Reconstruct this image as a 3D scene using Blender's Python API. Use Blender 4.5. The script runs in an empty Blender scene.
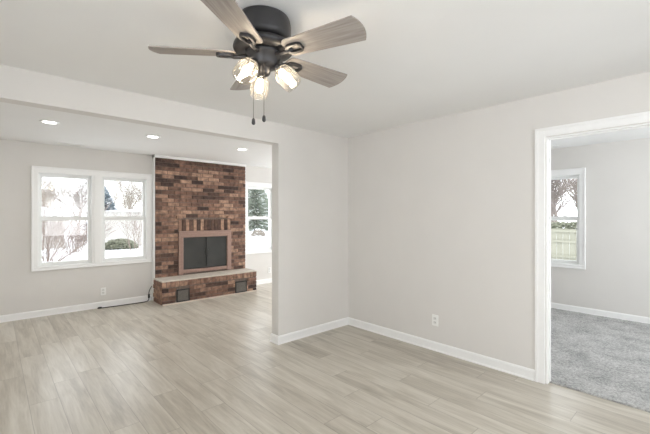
import bpy, bmesh, math, random
from mathutils import Vector, Matrix
PI = math.pi
C = bpy.context.scene.collection
scene = bpy.context.scene

# ------------------------------------------------------------------ camera
CAM_H = 1.412
YAW = 42.574
cam_d = bpy.data.cameras.new('camera')
cam_d.sensor_width = 36.0
cam_d.lens = 361.607 / 650 * 36
cam_d.shift_y = -0.00096
cam_d.clip_start = 0.02
cam_d.clip_end = 400
cam = bpy.data.objects.new('camera', cam_d)
cam.location = (0, 0, CAM_H)
cam.rotation_euler = (PI / 2, 0, -math.radians(YAW))
C.objects.link(cam)
scene.camera = cam

# ------------------------------------------------------------------ world and light
world = bpy.data.worlds.new('overcast_sky')
scene.world = world
world.use_nodes = True
wb = world.node_tree.nodes['Background']
wb.inputs[0].default_value = (0.94, 0.97, 1.0, 1)
wb.inputs[1].default_value = 3.3

def area(name, loc, rot, sx, sy, power, color=(1, 1, 1), portal=False):
    l = bpy.data.lights.new(name, 'AREA')
    l.shape = 'RECTANGLE'; l.size = sx; l.size_y = sy; l.energy = power; l.color = color
    if portal: l.cycles.is_portal = True
    o = bpy.data.objects.new(name, l); C.objects.link(o)
    o.location = loc; o.rotation_euler = rot
    return o
DAY = (0.945, 0.972, 1.0)
UP = math.radians(22)      # tilts the added fill lamps up to brighten ceilings, imitating snow bounce
area('fill_lamp_front', (1.2, -1.95, 1.25), (PI / 2 + UP, 0, 0), 2.4, 1.5, 50, DAY)  # unseen lamp added behind the viewpoint to brighten the near room
area('fill_lamp_side', (-1.55, -0.1, 1.25), (PI / 2 + math.radians(12), 0, -PI / 2), 1.8, 1.5, 68, DAY)  # added lamp out of view on the left, fills the right wall
area('daylight_far_room_glass_door', (6.66, 5.2, 1.1), (PI / 2 - math.radians(4), 0, PI / 2), 1.7, 2.0, 118, DAY)
area('fill_lamp_bedroom', (5.0, -1.95, 1.25), (PI / 2 + UP, 0, 0), 1.6, 1.5, 98, (0.935, 0.975, 1.0))  # added lamp out of view, brightens the carpeted room
area('portal_window_left', (1.18, 6.72, 1.36), (-PI / 2, 0, 0), 1.45, 1.35, 1, portal=True)
area('portal_window_right', (4.13, 6.72, 1.36), (-PI / 2, 0, 0), 0.66, 1.35, 1, portal=True)
area('portal_window_bedroom', (6.55, 1.70, 1.36), (PI / 2, 0, PI / 2), 0.66, 1.35, 1, portal=True)

scene.view_settings.view_transform = 'Standard'
scene.view_settings.look = 'None'
scene.view_settings.gamma = 1.0
scene.view_settings.use_curve_mapping = False
scene.view_settings.exposure = 0.01
scene.cycles.diffuse_bounces = 8
scene.cycles.max_bounces = 14
scene.cycles.transparent_max_bounces = 24

# ------------------------------------------------------------------ materials
def srgb(r, g, b):
    f = lambda v: (v / 255 / 12.92) if v / 255 <= 0.04045 else ((v / 255 + 0.055) / 1.055) ** 2.4
    return (f(r), f(g), f(b), 1)

class NT:
    def __init__(s, name):
        s.m = bpy.data.materials.new(name); s.m.use_nodes = True
        s.t = s.m.node_tree; s.b = s.t.nodes['Principled BSDF']; s.out = s.t.nodes['Material Output']
    def n(s, typ, **kw):
        nd = s.t.nodes.new(typ)
        for k, v in kw.items():
            if k.startswith('i'):
                nd.inputs[int(k[1:])].default_value = v
            else: setattr(nd, k, v)
        return nd
    def l(s, a, b): s.t.links.new(a, b)
    def math(s, op, a, b=None):
        nd = s.t.nodes.new('ShaderNodeMath'); nd.operation = op
        for i, v in enumerate((a, b)):
            if v is None: continue
            if isinstance(v, (int, float)): nd.inputs[i].default_value = v
            else: s.l(v, nd.inputs[i])
        return nd.outputs[0]

def simple(name, col, rough=0.5, metal=0.0, noise=0.04, nscale=20, bump=0.0, bscale=200, spec=None):
    k = NT(name); b = k.b
    b.inputs['Roughness'].default_value = rough; b.inputs['Metallic'].default_value = metal
    if spec is not None: b.inputs['Specular IOR Level'].default_value = spec
    tc = k.n('ShaderNodeTexCoord')
    nz = k.n('ShaderNodeTexNoise'); nz.inputs['Scale'].default_value = nscale
    k.l(tc.outputs['Object'], nz.inputs['Vector'])
    rp = k.n('ShaderNodeValToRGB')
    rp.color_ramp.elements[0].position = 0.3; rp.color_ramp.elements[1].position = 0.7
    rp.color_ramp.elements[0].color = (col[0] * (1 - noise), col[1] * (1 - noise), col[2] * (1 - noise), 1)
    rp.color_ramp.elements[1].color = (min(1, col[0] * (1 + noise)), min(1, col[1] * (1 + noise)), min(1, col[2] * (1 + noise)), 1)
    k.l(nz.outputs['Fac'], rp.inputs[0]); k.l(rp.outputs[0], b.inputs['Base Color'])
    if bump:
        n2 = k.n('ShaderNodeTexNoise'); n2.inputs['Scale'].default_value = bscale
        k.l(tc.outputs['Object'], n2.inputs['Vector'])
        bp = k.n('ShaderNodeBump'); bp.inputs['Strength'].default_value = bump; bp.inputs['Distance'].default_value = 0.002
        k.l(n2.outputs['Fac'], bp.inputs['Height']); k.l(bp.outputs[0], b.inputs['Normal'])
    return k.m

def emis(name, col, st):
    k = NT(name)
    k.b.inputs['Base Color'].default_value = (0.9, 0.9, 0.9, 1)
    k.b.inputs['Emission Color'].default_value = col
    k.b.inputs['Emission Strength'].default_value = st
    return k.m

def glass(name, tint=(1, 1, 1, 1), lo=0.03, hi=0.35, blend=0.35):
    k = NT(name); t = k.t
    t.nodes.remove(k.b)
    tr = k.n('ShaderNodeBsdfTransparent'); tr.inputs[0].default_value = tint
    gl = k.n('ShaderNodeBsdfGlossy'); gl.inputs['Roughness'].default_value = 0.03
    lw = k.n('ShaderNodeLayerWeight'); lw.inputs[0].default_value = blend
    mr = k.n('ShaderNodeMapRange'); mr.inputs['To Min'].default_value = lo; mr.inputs['To Max'].default_value = hi
    k.l(lw.outputs['Facing'], mr.inputs['Value'])
    mx = k.n('ShaderNodeMixShader'); k.l(mr.outputs[0], mx.inputs[0]); k.l(tr.outputs[0], mx.inputs[1]); k.l(gl.outputs[0], mx.inputs[2])
    k.l(mx.outputs[0], k.out.inputs[0])
    return k.m

M = {}
M['wall'] = simple('wall_paint', (0.71, 0.690, 0.664), 0.75, noise=0.012, nscale=3, bump=0.15, bscale=350)
M['ceiling'] = simple('ceiling_paint', (0.83, 0.83, 0.825), 0.85, noise=0.01, nscale=2, bump=0.3, bscale=120)
M['trim'] = simple('white_trim_paint', (0.88, 0.88, 0.875), 0.35, noise=0.01)
M['vinyl'] = simple('white_window_vinyl', (0.84, 0.85, 0.84), 0.35, noise=0.01)
M['plate'] = simple('outlet_plastic', (0.86, 0.86, 0.84), 0.3, noise=0.01)
M['socket'] = simple('outlet_socket_plastic', (0.70, 0.70, 0.68), 0.35, noise=0.01)
M['dark_slot'] = simple('dark_slot', (0.05, 0.05, 0.05), 0.6)
M['bronze'] = simple('dark_bronze_metal', (0.040, 0.039, 0.041), 0.42, 0.35, noise=0.08)
M['chain'] = simple('chain_metal', (0.16, 0.14, 0.12), 0.35, 0.8)
M['copper'] = simple('brushed_copper_frame', (0.36, 0.24, 0.20), 0.42, 0.35, noise=0.08, nscale=30)
M['black_metal'] = simple('black_metal', (0.035, 0.034, 0.033), 0.5, 0.3)
M['firebox'] = simple('dark_firebrick', (0.05, 0.045, 0.042), 0.9, noise=0.3)  # mottled dark lining of the firebox
M['smoked'] = simple('smoked_fireplace_glass', (0.040, 0.041, 0.039), 0.25, 0.0, noise=0.15, nscale=5, spec=0.5)
M['hearthstone'] = simple('pale_hearth_stone', (0.60, 0.545, 0.475), 0.6, noise=0.10, nscale=14, bump=0.3, bscale=90)
M['pale_wood'] = simple('pale_wood_moulding', (0.66, 0.57, 0.49), 0.5)
M['mortar'] = simple('brown_mortar', (0.175, 0.135, 0.112), 0.95, noise=0.25, nscale=40)
M['louver'] = simple('grey_vent_louver', (0.20, 0.185, 0.165), 0.5, 0.2, noise=0.1)
M['cable'] = simple('black_cable_rubber', (0.03, 0.03, 0.03), 0.5)
M['snow'] = simple('snow', (0.88, 0.90, 0.93), 0.8, noise=0.03, nscale=1.2, bump=0.5, bscale=3)
M['bark'] = simple('grey_brown_bark', (0.22, 0.19, 0.17), 0.9, noise=0.3, nscale=12)
M['bark_far'] = simple('pale_tan_bark', (0.29, 0.26, 0.22), 0.9, noise=0.25, nscale=12)
M['twig'] = simple('tan_twig_bark', (0.22, 0.175, 0.15), 0.9, noise=0.3, nscale=12)
M['spruce'] = simple('blue_spruce_needles', (0.17, 0.21, 0.235), 0.9, noise=0.35, nscale=9)
M['pine'] = simple('green_evergreen_needles', (0.25, 0.29, 0.235), 0.9, noise=0.4, nscale=9)
M['shrub'] = simple('olive_shrub_leaves', (0.19, 0.20, 0.145), 0.9, noise=0.4, nscale=9)
M['siding'] = simple('pale_house_siding', (0.50, 0.49, 0.46), 0.7, noise=0.03)
M['pane_dark'] = simple('dark_outbuilding_window', (0.12, 0.13, 0.14), 0.2)
M['shrub_red'] = simple('faded_red_flag', (0.55, 0.16, 0.17), 0.7, noise=0.1)
def shade_glass():
    k = NT('clear_seeded_shade_glass'); k.t.nodes.remove(k.b)
    tr = k.n('ShaderNodeBsdfTransparent'); tr.inputs[0].default_value = (0.98, 0.965, 0.94, 1)
    tl = k.n('ShaderNodeBsdfTranslucent'); tl.inputs[0].default_value = (0.95, 0.92, 0.86, 1)
    gl = k.n('ShaderNodeBsdfGlossy'); gl.inputs['Roughness'].default_value = 0.05
    lw = k.n('ShaderNodeLayerWeight'); lw.inputs[0].default_value = 0.45
    m1 = k.n('ShaderNodeMixShader'); m1.inputs[0].default_value = 0.035; k.l(tr.outputs[0], m1.inputs[1]); k.l(tl.outputs[0], m1.inputs[2])
    mr = k.n('ShaderNodeMapRange'); mr.inputs['To Min'].default_value = 0.05; mr.inputs['To Max'].default_value = 0.45; k.l(lw.outputs['Facing'], mr.inputs['Value'])
    m2 = k.n('ShaderNodeMixShader'); k.l(mr.outputs[0], m2.inputs[0]); k.l(m1.outputs[0], m2.inputs[1]); k.l(gl.outputs[0], m2.inputs[2])
    k.l(m2.outputs[0], k.out.inputs[0]); return k.m
M['glass'] = glass('window_glass')
M['shade'] = shade_glass()
M['bulb'] = emis('warm_bulb_glow', (1.0, 0.85, 0.66, 1), 55)
M['downlight'] = emis('recessed_light_lens', (1.0, 0.98, 0.94, 1), 9)

def fence_mat():
    k = NT('weathered_pale_fence_boards')
    tc = k.n('ShaderNodeTexCoord'); nz = k.n('ShaderNodeTexNoise'); nz.inputs['Scale'].default_value = 6
    mp = k.n('ShaderNodeMapping'); mp.inputs['Scale'].default_value = (3, 3, 0.4)
    k.l(tc.outputs['Object'], mp.inputs[0]); k.l(mp.outputs[0], nz.inputs['Vector'])
    rp = k.n('ShaderNodeValToRGB'); rp.color_ramp.elements[0].color = (0.24, 0.24, 0.19, 1); rp.color_ramp.elements[1].color = (0.34, 0.335, 0.27, 1)
    k.l(nz.outputs['Fac'], rp.inputs[0]); k.l(rp.outputs[0], k.b.inputs['Base Color']); k.b.inputs['Roughness'].default_value = 0.85
    return k.m
M['fence'] = fence_mat()

def brick_mat():
    k = NT('mottled_brown_brick')
    at = k.n('ShaderNodeAttribute'); at.attribute_name = 'tone'
    rp = k.n('ShaderNodeValToRGB'); cr = rp.color_ramp
    cr.elements[0].position = 0.0; cr.elements[0].color = srgb(74, 58, 54)
    cr.elements[1].position = 1.0; cr.elements[1].color = srgb(192, 158, 136)
    for p, c in ((0.25, (104, 80, 70)), (0.5, (138, 106, 91)), (0.75, (162, 130, 113))):
        e = cr.elements.new(p); e.color = srgb(*c)
    k.l(at.outputs['Fac'], rp.inputs[0])
    tc = k.n('ShaderNodeTexCoord'); nz = k.n('ShaderNodeTexNoise'); nz.inputs['Scale'].default_value = 17; nz.inputs['Detail'].default_value = 4
    k.l(tc.outputs['Object'], nz.inputs['Vector'])
    r2 = k.n('ShaderNodeValToRGB'); r2.color_ramp.elements[0].position = 0.3; r2.color_ramp.elements[1].position = 0.72
    r2.color_ramp.elements[0].color = (0.50, 0.50, 0.50, 1); r2.color_ramp.elements[1].color = (1.28, 1.25, 1.20, 1)
    k.l(nz.outputs['Fac'], r2.inputs[0])
    mx = k.n('ShaderNodeMix'); mx.data_type = 'RGBA'; mx.blend_type = 'MULTIPLY'; mx.inputs[0].default_value = 1
    k.l(rp.outputs[0], mx.inputs[6]); k.l(r2.outputs[0], mx.inputs[7]); k.l(mx.outputs[2], k.b.inputs['Base Color'])
    bp = k.n('ShaderNodeBump'); bp.inputs['Strength'].default_value = 0.5; bp.inputs['Distance'].default_value = 0.004
    k.l(nz.outputs['Fac'], bp.inputs['Height']); k.l(bp.outputs[0], k.b.inputs['Normal'])
    k.b.inputs['Roughness'].default_value = 0.85
    return k.m
M['brick'] = brick_mat()

def floor_mat():
    k = NT('greige_plank_floor')
    tc = k.n('ShaderNodeTexCoord'); sp = k.n('ShaderNodeSeparateXYZ'); k.l(tc.outputs['Object'], sp.inputs[0])
    W, L = 0.182, 1.22
    u = k.math('DIVIDE', k.math('ADD', sp.outputs[0], -0.018), W); row = k.math('FLOOR', u)
    wn = k.n('ShaderNodeTexWhiteNoise'); wn.noise_dimensions = '1D'; k.l(row, wn.inputs['W'])
    v = k.math('ADD', k.math('DIVIDE', sp.outputs[1], L), wn.outputs['Value']); col = k.math('FLOOR', v)
    cid = k.math('ADD', k.math('MULTIPLY', row, 7.31), k.math('MULTIPLY', col, 3.17))
    w2 = k.n('ShaderNodeTexWhiteNoise'); w2.noise_dimensions = '1D'; k.l(cid, w2.inputs['W'])
    cb = k.n('ShaderNodeCombineXYZ')
    k.l(k.math('MULTIPLY', sp.outputs[0], 9.0), cb.inputs[0]); k.l(k.math('MULTIPLY', sp.outputs[1], 0.9), cb.inputs[1]); k.l(k.math('MULTIPLY', w2.outputs['Value'], 40), cb.inputs[2])
    nz = k.n('ShaderNodeTexNoise'); nz.inputs['Scale'].default_value = 1.6; nz.inputs['Detail'].default_value = 6; nz.inputs['Roughness'].default_value = 0.6
    nz.inputs['Distortion'].default_value = 0.6
    k.l(cb.outputs[0], nz.inputs['Vector'])
    cb2 = k.n('ShaderNodeCombineXYZ')
    k.l(k.math('MULTIPLY', sp.outputs[0], 60.0), cb2.inputs[0]); k.l(k.math('MULTIPLY', sp.outputs[1], 3.0), cb2.inputs[1]); k.l(k.math('MULTIPLY', w2.outputs['Value'], 40), cb2.inputs[2])
    n2 = k.n('ShaderNodeTexNoise'); n2.inputs['Scale'].default_value = 1.5; n2.inputs['Detail'].default_value = 5
    k.l(cb2.outputs[0], n2.inputs['Vector'])
    s = k.math('ADD', k.math('ADD', k.math('MULTIPLY', nz.outputs['Fac'], 0.72), k.math('MULTIPLY', n2.outputs['Fac'], 0.22)), k.math('MULTIPLY', w2.outputs['Value'], 0.13))
    rp = k.n('ShaderNodeValToRGB'); cr = rp.color_ramp
    cr.elements[0].position = 0.30; cr.elements[0].color = srgb(152, 144, 131)
    cr.elements[1].position = 0.76; cr.elements[1].color = srgb(214, 209, 198)
    e = cr.elements.new(0.52); e.color = srgb(188, 181, 168)
    k.l(s, rp.inputs[0])
    fu = k.math('FRACT', u); fv = k.math('FRACT', v)
    su = k.math('MINIMUM', fu, k.math('SUBTRACT', 1.0, fu)); sv = k.math('MINIMUM', fv, k.math('SUBTRACT', 1.0, fv))
    seam = k.math('MAXIMUM', k.math('LESS_THAN', su, 0.0125), k.math('LESS_THAN', sv, 0.0020))
    mx = k.n('ShaderNodeMix'); mx.data_type = 'RGBA'
    k.l(k.math('MULTIPLY', seam, 0.42), mx.inputs[0]); k.l(rp.outputs[0], mx.inputs[6]); mx.inputs[7].default_value = srgb(112, 103, 93)
    k.l(mx.outputs[2], k.b.inputs['Base Color'])
    k.b.inputs['Roughness'].default_value = 0.31
    bp = k.n('ShaderNodeBump'); bp.inputs['Strength'].default_value = 0.12; bp.inputs['Distance'].default_value = 0.001
    k.l(k.math('SUBTRACT', n2.outputs['Fac'], seam), bp.inputs['Height']); k.l(bp.outputs[0], k.b.inputs['Normal'])
    return k.m
M['floor'] = floor_mat()

def carpet_mat():
    k = NT('grey_carpet_pile')
    tc = k.n('ShaderNodeTexCoord')
    n1 = k.n('ShaderNodeTexNoise'); n1.inputs['Scale'].default_value = 55; n1.inputs['Detail'].default_value = 6; n1.inputs['Roughness'].default_value = 0.8
    n2 = k.n('ShaderNodeTexNoise'); n2.inputs['Scale'].default_value = 4.0; n2.inputs['Detail'].default_value = 3
    k.l(tc.outputs['Object'], n1.inputs['Vector']); k.l(tc.outputs['Object'], n2.inputs['Vector'])
    s = k.math('ADD', k.math('MULTIPLY', n1.outputs['Fac'], 0.76), k.math('MULTIPLY', n2.outputs['Fac'], 0.24))
    rp = k.n('ShaderNodeValToRGB'); rp.color_ramp.elements[0].position = 0.36; rp.color_ramp.elements[1].position = 0.64
    rp.color_ramp.elements[0].color = srgb(128, 128, 128); rp.color_ramp.elements[1].color = srgb(222, 222, 220)
    k.l(s, rp.inputs[0]); k.l(rp.outputs[0], k.b.inputs['Base Color']); k.b.inputs['Roughness'].default_value = 0.95
    k.b.inputs['Specular IOR Level'].default_value = 0.1
    bp = k.n('ShaderNodeBump'); bp.inputs['Strength'].default_value = 0.8; bp.inputs['Distance'].default_value = 0.01
    k.l(n1.outputs['Fac'], bp.inputs['Height']); k.l(bp.outputs[0], k.b.inputs['Normal'])
    return k.m
M['carpet'] = carpet_mat()

def blade_mat():
    k = NT('greige_washed_wood_blade')
    tc = k.n('ShaderNodeTexCoord'); mp = k.n('ShaderNodeMapping'); mp.inputs['Scale'].default_value = (2.5, 45, 10)
    k.l(tc.outputs['Object'], mp.inputs[0])
    nz = k.n('ShaderNodeTexNoise'); nz.inputs['Scale'].default_value = 2; nz.inputs['Detail'].default_value = 5; k.l(mp.outputs[0], nz.inputs['Vector'])
    rp = k.n('ShaderNodeValToRGB'); rp.color_ramp.elements[0].position = 0.3; rp.color_ramp.elements[1].position = 0.7
    rp.color_ramp.elements[0].color = srgb(134, 127, 122); rp.color_ramp.elements[1].color = srgb(166, 159, 153)
    k.l(nz.outputs['Fac'], rp.inputs[0]); k.l(rp.outputs[0], k.b.inputs['Base Color']); k.b.inputs['Roughness'].default_value = 0.5
    return k.m
M['blade'] = blade_mat()

# ------------------------------------------------------------------ mesh helpers
def box(bm, x0, x1, y0, y1, z0, z1, bev=0.0):
    mtx = Matrix.Translation(((x0 + x1) / 2, (y0 + y1) / 2, (z0 + z1) / 2)) @ Matrix.Diagonal((abs(x1 - x0), abs(y1 - y0), abs(z1 - z0), 1))
    r = bmesh.ops.create_cube(bm, size=1, matrix=mtx)
    if bev:
        es = {e for v in r['verts'] for e in v.link_edges}
        bmesh.ops.bevel(bm, geom=list(es), offset=bev, segments=2, affect='EDGES', profile=0.5)
    return r['verts']

def lathe(bm, prof, n=32, mtx=None):
    rings = []
    for r, z in prof:
        ring = []
        for i in range(n):
            a = 2 * PI * i / n
            v = Vector((max(r, 1e-4) * math.cos(a), max(r, 1e-4) * math.sin(a), z))
            if mtx: v = mtx @ v
            ring.append(bm.verts.new(v))
        rings.append(ring)
    for a, b in zip(rings, rings[1:]):
        for i in range(n):
            f = bm.faces.new((a[i], a[(i + 1) % n], b[(i + 1) % n], b[i])); f.smooth = True
    return rings

def tube(bm, pts, rad, n=8, caps=True):
    pts = [Vector(p) for p in pts]
    rads = rad if isinstance(rad, (list, tuple)) else [rad] * len(pts)
    rings = []; up = None
    for i, p in enumerate(pts):
        d = (pts[min(i + 1, len(pts) - 1)] - pts[max(i - 1, 0)]).normalized()
        if up is None:
            up = Vector((0, 0, 1)) if abs(d.z) < 0.9 else Vector((1, 0, 0))
        a = d.cross(up).normalized(); b = a.cross(d).normalized(); up = b
        rings.append([bm.verts.new(p + (a * math.cos(2 * PI * j / n) + b * math.sin(2 * PI * j / n)) * rads[i]) for j in range(n)])
    for r0, r1 in zip(rings, rings[1:]):
        for j in range(n):
            f = bm.faces.new((r0[j], r0[(j + 1) % n], r1[(j + 1) % n], r1[j])); f.smooth = n > 4
    if caps:
        bm.faces.new(rings[0][::-1]); bm.faces.new(rings[-1])

def obj(name, bm, mat, parent=None, fix=True):
    if fix: bmesh.ops.recalc_face_normals(bm, faces=bm.faces)
    me = bpy.data.meshes.new(name); bm.to_mesh(me); bm.free()
    me.materials.append(mat)
    o = bpy.data.objects.new(name, me); C.objects.link(o)
    if parent: o.parent = parent
    return o

def B(): return bmesh.new()

def structure(name, bm, mat, parent=None, label=None):
    o = obj(name, bm, mat, parent)
    if parent is None: o['kind'] = 'structure'
    if label: o['label'] = label
    return o

def thing(name, label, cat, loc=(0, 0, 0), rz=0, group=None, kind=None):
    o = bpy.data.objects.new(name, None); o.empty_display_size = 0.1; C.objects.link(o)
    o.location = loc; o.rotation_euler = (0, 0, rz); o['label'] = label
    if cat: o['category'] = cat
    if group: o['group'] = group
    if kind: o['kind'] = kind
    return o

def tag(o, label, cat=None, group=None, kind=None):
    o['label'] = label
    if cat: o['category'] = cat
    if group: o['group'] = group
    if kind: o['kind'] = kind
    return o

def copy_tree(o, parent=None):
    c = o.copy(); C.objects.link(c); c.parent = parent
    for ch in list(o.children): copy_tree(ch, c)
    return c

def wall(name, axis, t0, t1, a0, a1, z0, z1, holes=(), mat=None):
    """box wall; axis = the direction it runs along; t = thickness range; holes = (a0, a1, z0, z1)"""
    bm = B()
    cuts = sorted({a0, a1, *[h[0] for h in holes], *[h[1] for h in holes]})
    for c0, c1 in zip(cuts, cuts[1:]):
        hs = sorted([h for h in holes if h[0] < (c0 + c1) / 2 < h[1]], key=lambda h: h[2])
        z = z0; segs = []
        for h in hs:
            if h[2] > z: segs.append((z, h[2]))
            z = h[3]
        if z < z1: segs.append((z, z1))
        for s0, s1 in segs:
            if axis == 'x': box(bm, c0, c1, t0, t1, s0, s1)
            else: box(bm, t0, t1, c0, c1, s0, s1)
    bmesh.ops.remove_doubles(bm, verts=bm.verts, dist=1e-5)
    seen = {}
    for f in list(bm.faces):
        key = tuple(sorted(v.index for v in f.verts))
    return structure(name, bm, mat or M['wall'])

# ------------------------------------------------------------------ setting
XR, YS, XE, YF, XO = 3.4306, 3.2858, 2.3218, 6.4643, 6.3117
YS2, XR2, XL, YB = 3.412, 3.514, -1.20, -1.60
CE = 2.44
OUT = 0.20
HZ0, HZ1 = 0.70, 2.03
WIN_L = [(0.468, 1.111), (1.250, 1.893)]
WIN_R = (3.805, 4.448)
WIN_B = (1.374, 2.017)

bm = B(); box(bm, XL, XR, YB, YS, -0.12, 0); box(bm, XL, XO, YS, YF, -0.12, 0); box(bm, XR, 3.483, -0.62, 1.0, -0.12, 0)
structure('floor', bm, M['floor'], label='greige wood plank floor running through both rooms')
# carpet with a slightly uneven pile surface
bm = B()
random.seed(4)
nx, ny = 90, 150
x0, x1, y0, y1 = 3.483, XO, YB, YS
vs = [[None] * (ny + 1) for _ in range(nx + 1)]
for i in range(nx + 1):
    for j in range(ny + 1):
        vs[i][j] = bm.verts.new((x0 + (x1 - x0) * i / nx, y0 + (y1 - y0) * j / ny, 0.012 + random.uniform(-0.003, 0.003)))
for i in range(nx):
    for j in range(ny):
        f = bm.faces.new((vs[i][j], vs[i + 1][j], vs[i + 1][j + 1], vs[i][j + 1])); f.smooth = True
edge = [vs[0][j] for j in range(ny + 1)]
low = [bm.verts.new((v.co.x, v.co.y, 0.0)) for v in edge]
for j in range(ny): bm.faces.new((edge[j], edge[j + 1], low[j + 1], low[j]))
carpet = obj('carpet', bm, M['carpet'])
tag(carpet, 'mottled grey wall to wall carpet in the room beyond the doorway', 'carpet', kind='stuff')
bm = B(); box(bm, 3.483, XO, YB, YS, -0.12, -0.002)
structure('floor_bedroom', bm, M['mortar'])

bm = B(); box(bm, XL - OUT, XO + OUT, YB - OUT, YF + OUT, CE, CE + 0.25)
structure('ceiling', bm, M['ceiling'])

wall('wall_right', 'y', XR, XR2, YB, YS, 0, CE, [(-0.62, 0.985, -1, 2.078)])
bm = B()
box(bm, XE, XO, YS, YS2, 0, CE)
box(bm, XL, XE, YS, YS2, 2.2165, CE)
structure('wall_divider', bm, M['wall'], label='short partition wall with a dropped header beam carried across the ceiling')
wall('wall_far', 'x', YF, YF + OUT, XL - OUT, XO + OUT, -0.5, CE, [(*WIN_L[0], HZ0, HZ1), (*WIN_L[1], HZ0, HZ1), (*WIN_R, HZ0, HZ1)])
wall('wall_outer_right', 'y', XO, XO + OUT, YB - OUT, YF, -0.5, CE, [(*WIN_B, HZ0, HZ1), (4.35, 6.05, 0.06, 2.08)])
wall('wall_left', 'y', XL - OUT, XL, YB - OUT, YF, -0.5, CE, [(-1.0, 0.8, 0.72, 2.12)])
wall('wall_back', 'x', YB - OUT, YB, XL, XO, -0.5, CE, [(0.0, 2.4, 0.72, 2.12), (4.2, 5.8, 0.72, 2.12)])

# baseboards: extruded profile along a straight run
def baseboard(name, runs):
    bm = B()
    prof = [(0, 0), (0.019, 0), (0.019, 0.006), (0.017, 0.013), (0.013, 0.017), (0.013, 0.076), (0.009, 0.088), (0.004, 0.093), (0, 0.093)]
    for (xa, ya), (xb, yb), (nx_, ny_), e0, e1 in runs:   # inward normal, end mitres (+1 grows with depth, -1 shrinks)
        d = Vector((xb - xa, yb - ya, 0)).normalized()
        A = []; Bv = []
        for t, z in prof:
            A.append(bm.verts.new(Vector((xa + nx_ * t, ya + ny_ * t, z)) - d * t * e0))
            Bv.append(bm.verts.new(Vector((xb + nx_ * t, yb + ny_ * t, z)) + d * t * e1))
        n = len(prof)
        for i in range(n): bm.faces.new((A[i], A[(i + 1) % n], Bv[(i + 1) % n], Bv[i]))
        bm.faces.new(A[::-1]); bm.faces.new(Bv)
    return structure(name, bm, M['trim'])
baseboard('baseboard_right', [((XR, YS), (XR, 1.066), (-1, 0), -1, 0), ((XR, -0.70), (XR, YB), (-1, 0), 0, -1)])
baseboard('baseboard_divider', [((XE, YS), (XR, YS), (0, -1), 1, -1), ((XE, YS2), (XE, YS), (-1, 0), 1, 1), ((XO, YS2), (XE, YS2), (0, 1), -1, 1)])
baseboard('baseboard_far', [((XL, YF), (1.966, YF), (0, -1), -1, 0), ((3.69, YF), (XO, YF), (0, -1), 0, -1)])
baseboard('baseboard_left', [((XL, YB), (XL, YF), (1, 0), -1, -1)])
baseboard('baseboard_bedroom', [((XO, YB), (XO, YS), (-1, 0), -1, -1)])

# ------------------------------------------------------------------ windows
def window(name, label, loc, rz, holes, z0=HZ0, z1=HZ1, detail=True):
    """local frame: x along the wall, +y outward, interior wall face at y = 0"""
    r = thing(name, label, None, loc, rz, kind='structure')
    a0, a1 = holes[0][0], holes[-1][1]
    cw = 0.075
    bm = B()
    for (p, q, s, t) in ((a0 - cw, a1 + cw, z1, z1 + cw + 0.012), (a0 - cw, a1 + cw, z0 - 0.055, z0), (a0 - cw, a0, z0, z1), (a1, a1 + cw, z0, z1)):
        box(bm, p, q, -0.017, 0, s, t, 0.003)
    bw = 0.02   # raised outer band
    box(bm, a0 - cw, a1 + cw, -0.027, -0.015, z1 + cw - bw + 0.012, z1 + cw + 0.012, 0.003)
    box(bm, a0 - cw, a1 + cw, -0.027, -0.015, z0 - 0.055, z0 - 0.055 + bw, 0.003)
    for p in (a0 - cw, a1 + cw - bw): box(bm, p, p + bw, -0.027, -0.015, z0 - 0.035, z1 + cw - bw + 0.012, 0.003)
    obj('casing', bm, M['trim'], r)
    if len(holes) > 1:
        bm = B(); m0, m1 = holes[0][1], holes[1][0]
        box(bm, m0, m1, -0.017, 0, z0, z1, 0.003)
        box(bm, m0 + 0.03, m1 - 0.03, -0.026, -0.015, z0, z1, 0.003)
        obj('mullion', bm, M['trim'], r)
    for h0, h1 in holes:
        bm = B(); t = 0.006   # liner of the reveal
        box(bm, h0, h0 + t, 0, OUT, z0, z1); box(bm, h1 - t, h1, 0, OUT, z0, z1)
        box(bm, h0 + t, h1 - t, 0, OUT, z1 - t, z1); box(bm, h0 + t, h1 - t, 0, OUT, z0, z0 + t)
        obj('reveal_liner', bm, M['vinyl'], r)
        zm = 1.38
        for nm, y0, y1, b, t_, rb, rt in (('upper_sash', 0.075, 0.110, zm - 0.02, z1 - t, 0.05, 0.045), ('lower_sash', 0.035, 0.070, z0 + t, zm + 0.03, 0.049, 0.06)):
            bm = B(); st = 0.039
            A0, A1 = h0 + t, h1 - t
            box(bm, A0, A0 + st, y0, y1, b, t_, 0.003); box(bm, A1 - st, A1, y0, y1, b, t_, 0.003)
            box(bm, A0 + st, A1 - st, y0, y1, b, b + rb, 0.003); box(bm, A0 + st, A1 - st, y0, y1, t_ - rt, t_, 0.003)
            s = obj(nm, bm, M['vinyl'], r)
            bm = B(); box(bm, A0 + st - 0.004, A1 - st + 0.004, (y0 + y1) / 2 - 0.002, (y0 + y1) / 2 + 0.002, b + rb - 0.004, t_ - rt + 0.004)
            obj('pane', bm, M['glass'], s)
            if nm == 'lower_sash' and detail:
                for f in (0.3, 0.7):
                    xx = A0 + (A1 - A0) * f
                    bm = B(); box(bm, xx - 0.028, xx + 0.028, y0 + 0.006, y1 + 0.012, t_, t_ + 0.013, 0.004)
                    box(bm, xx - 0.008, xx + 0.022, y0 - 0.006, y0 + 0.012, t_ + 0.006, t_ + 0.016, 0.003)
                    obj('sash_lock', bm, M['vinyl'], s)
    return r
window('window_1', 'white double hung window pair left of the brick fireplace', (0, YF, 0), 0, WIN_L)
window('window_2', 'single white double hung window right of the brick fireplace', (0, YF, 0), 0, [WIN_R])
window('window_3', 'white double hung window in the carpeted room', (XO, 0, 0), -PI / 2, [(-WIN_B[1], -WIN_B[0])])
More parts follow.
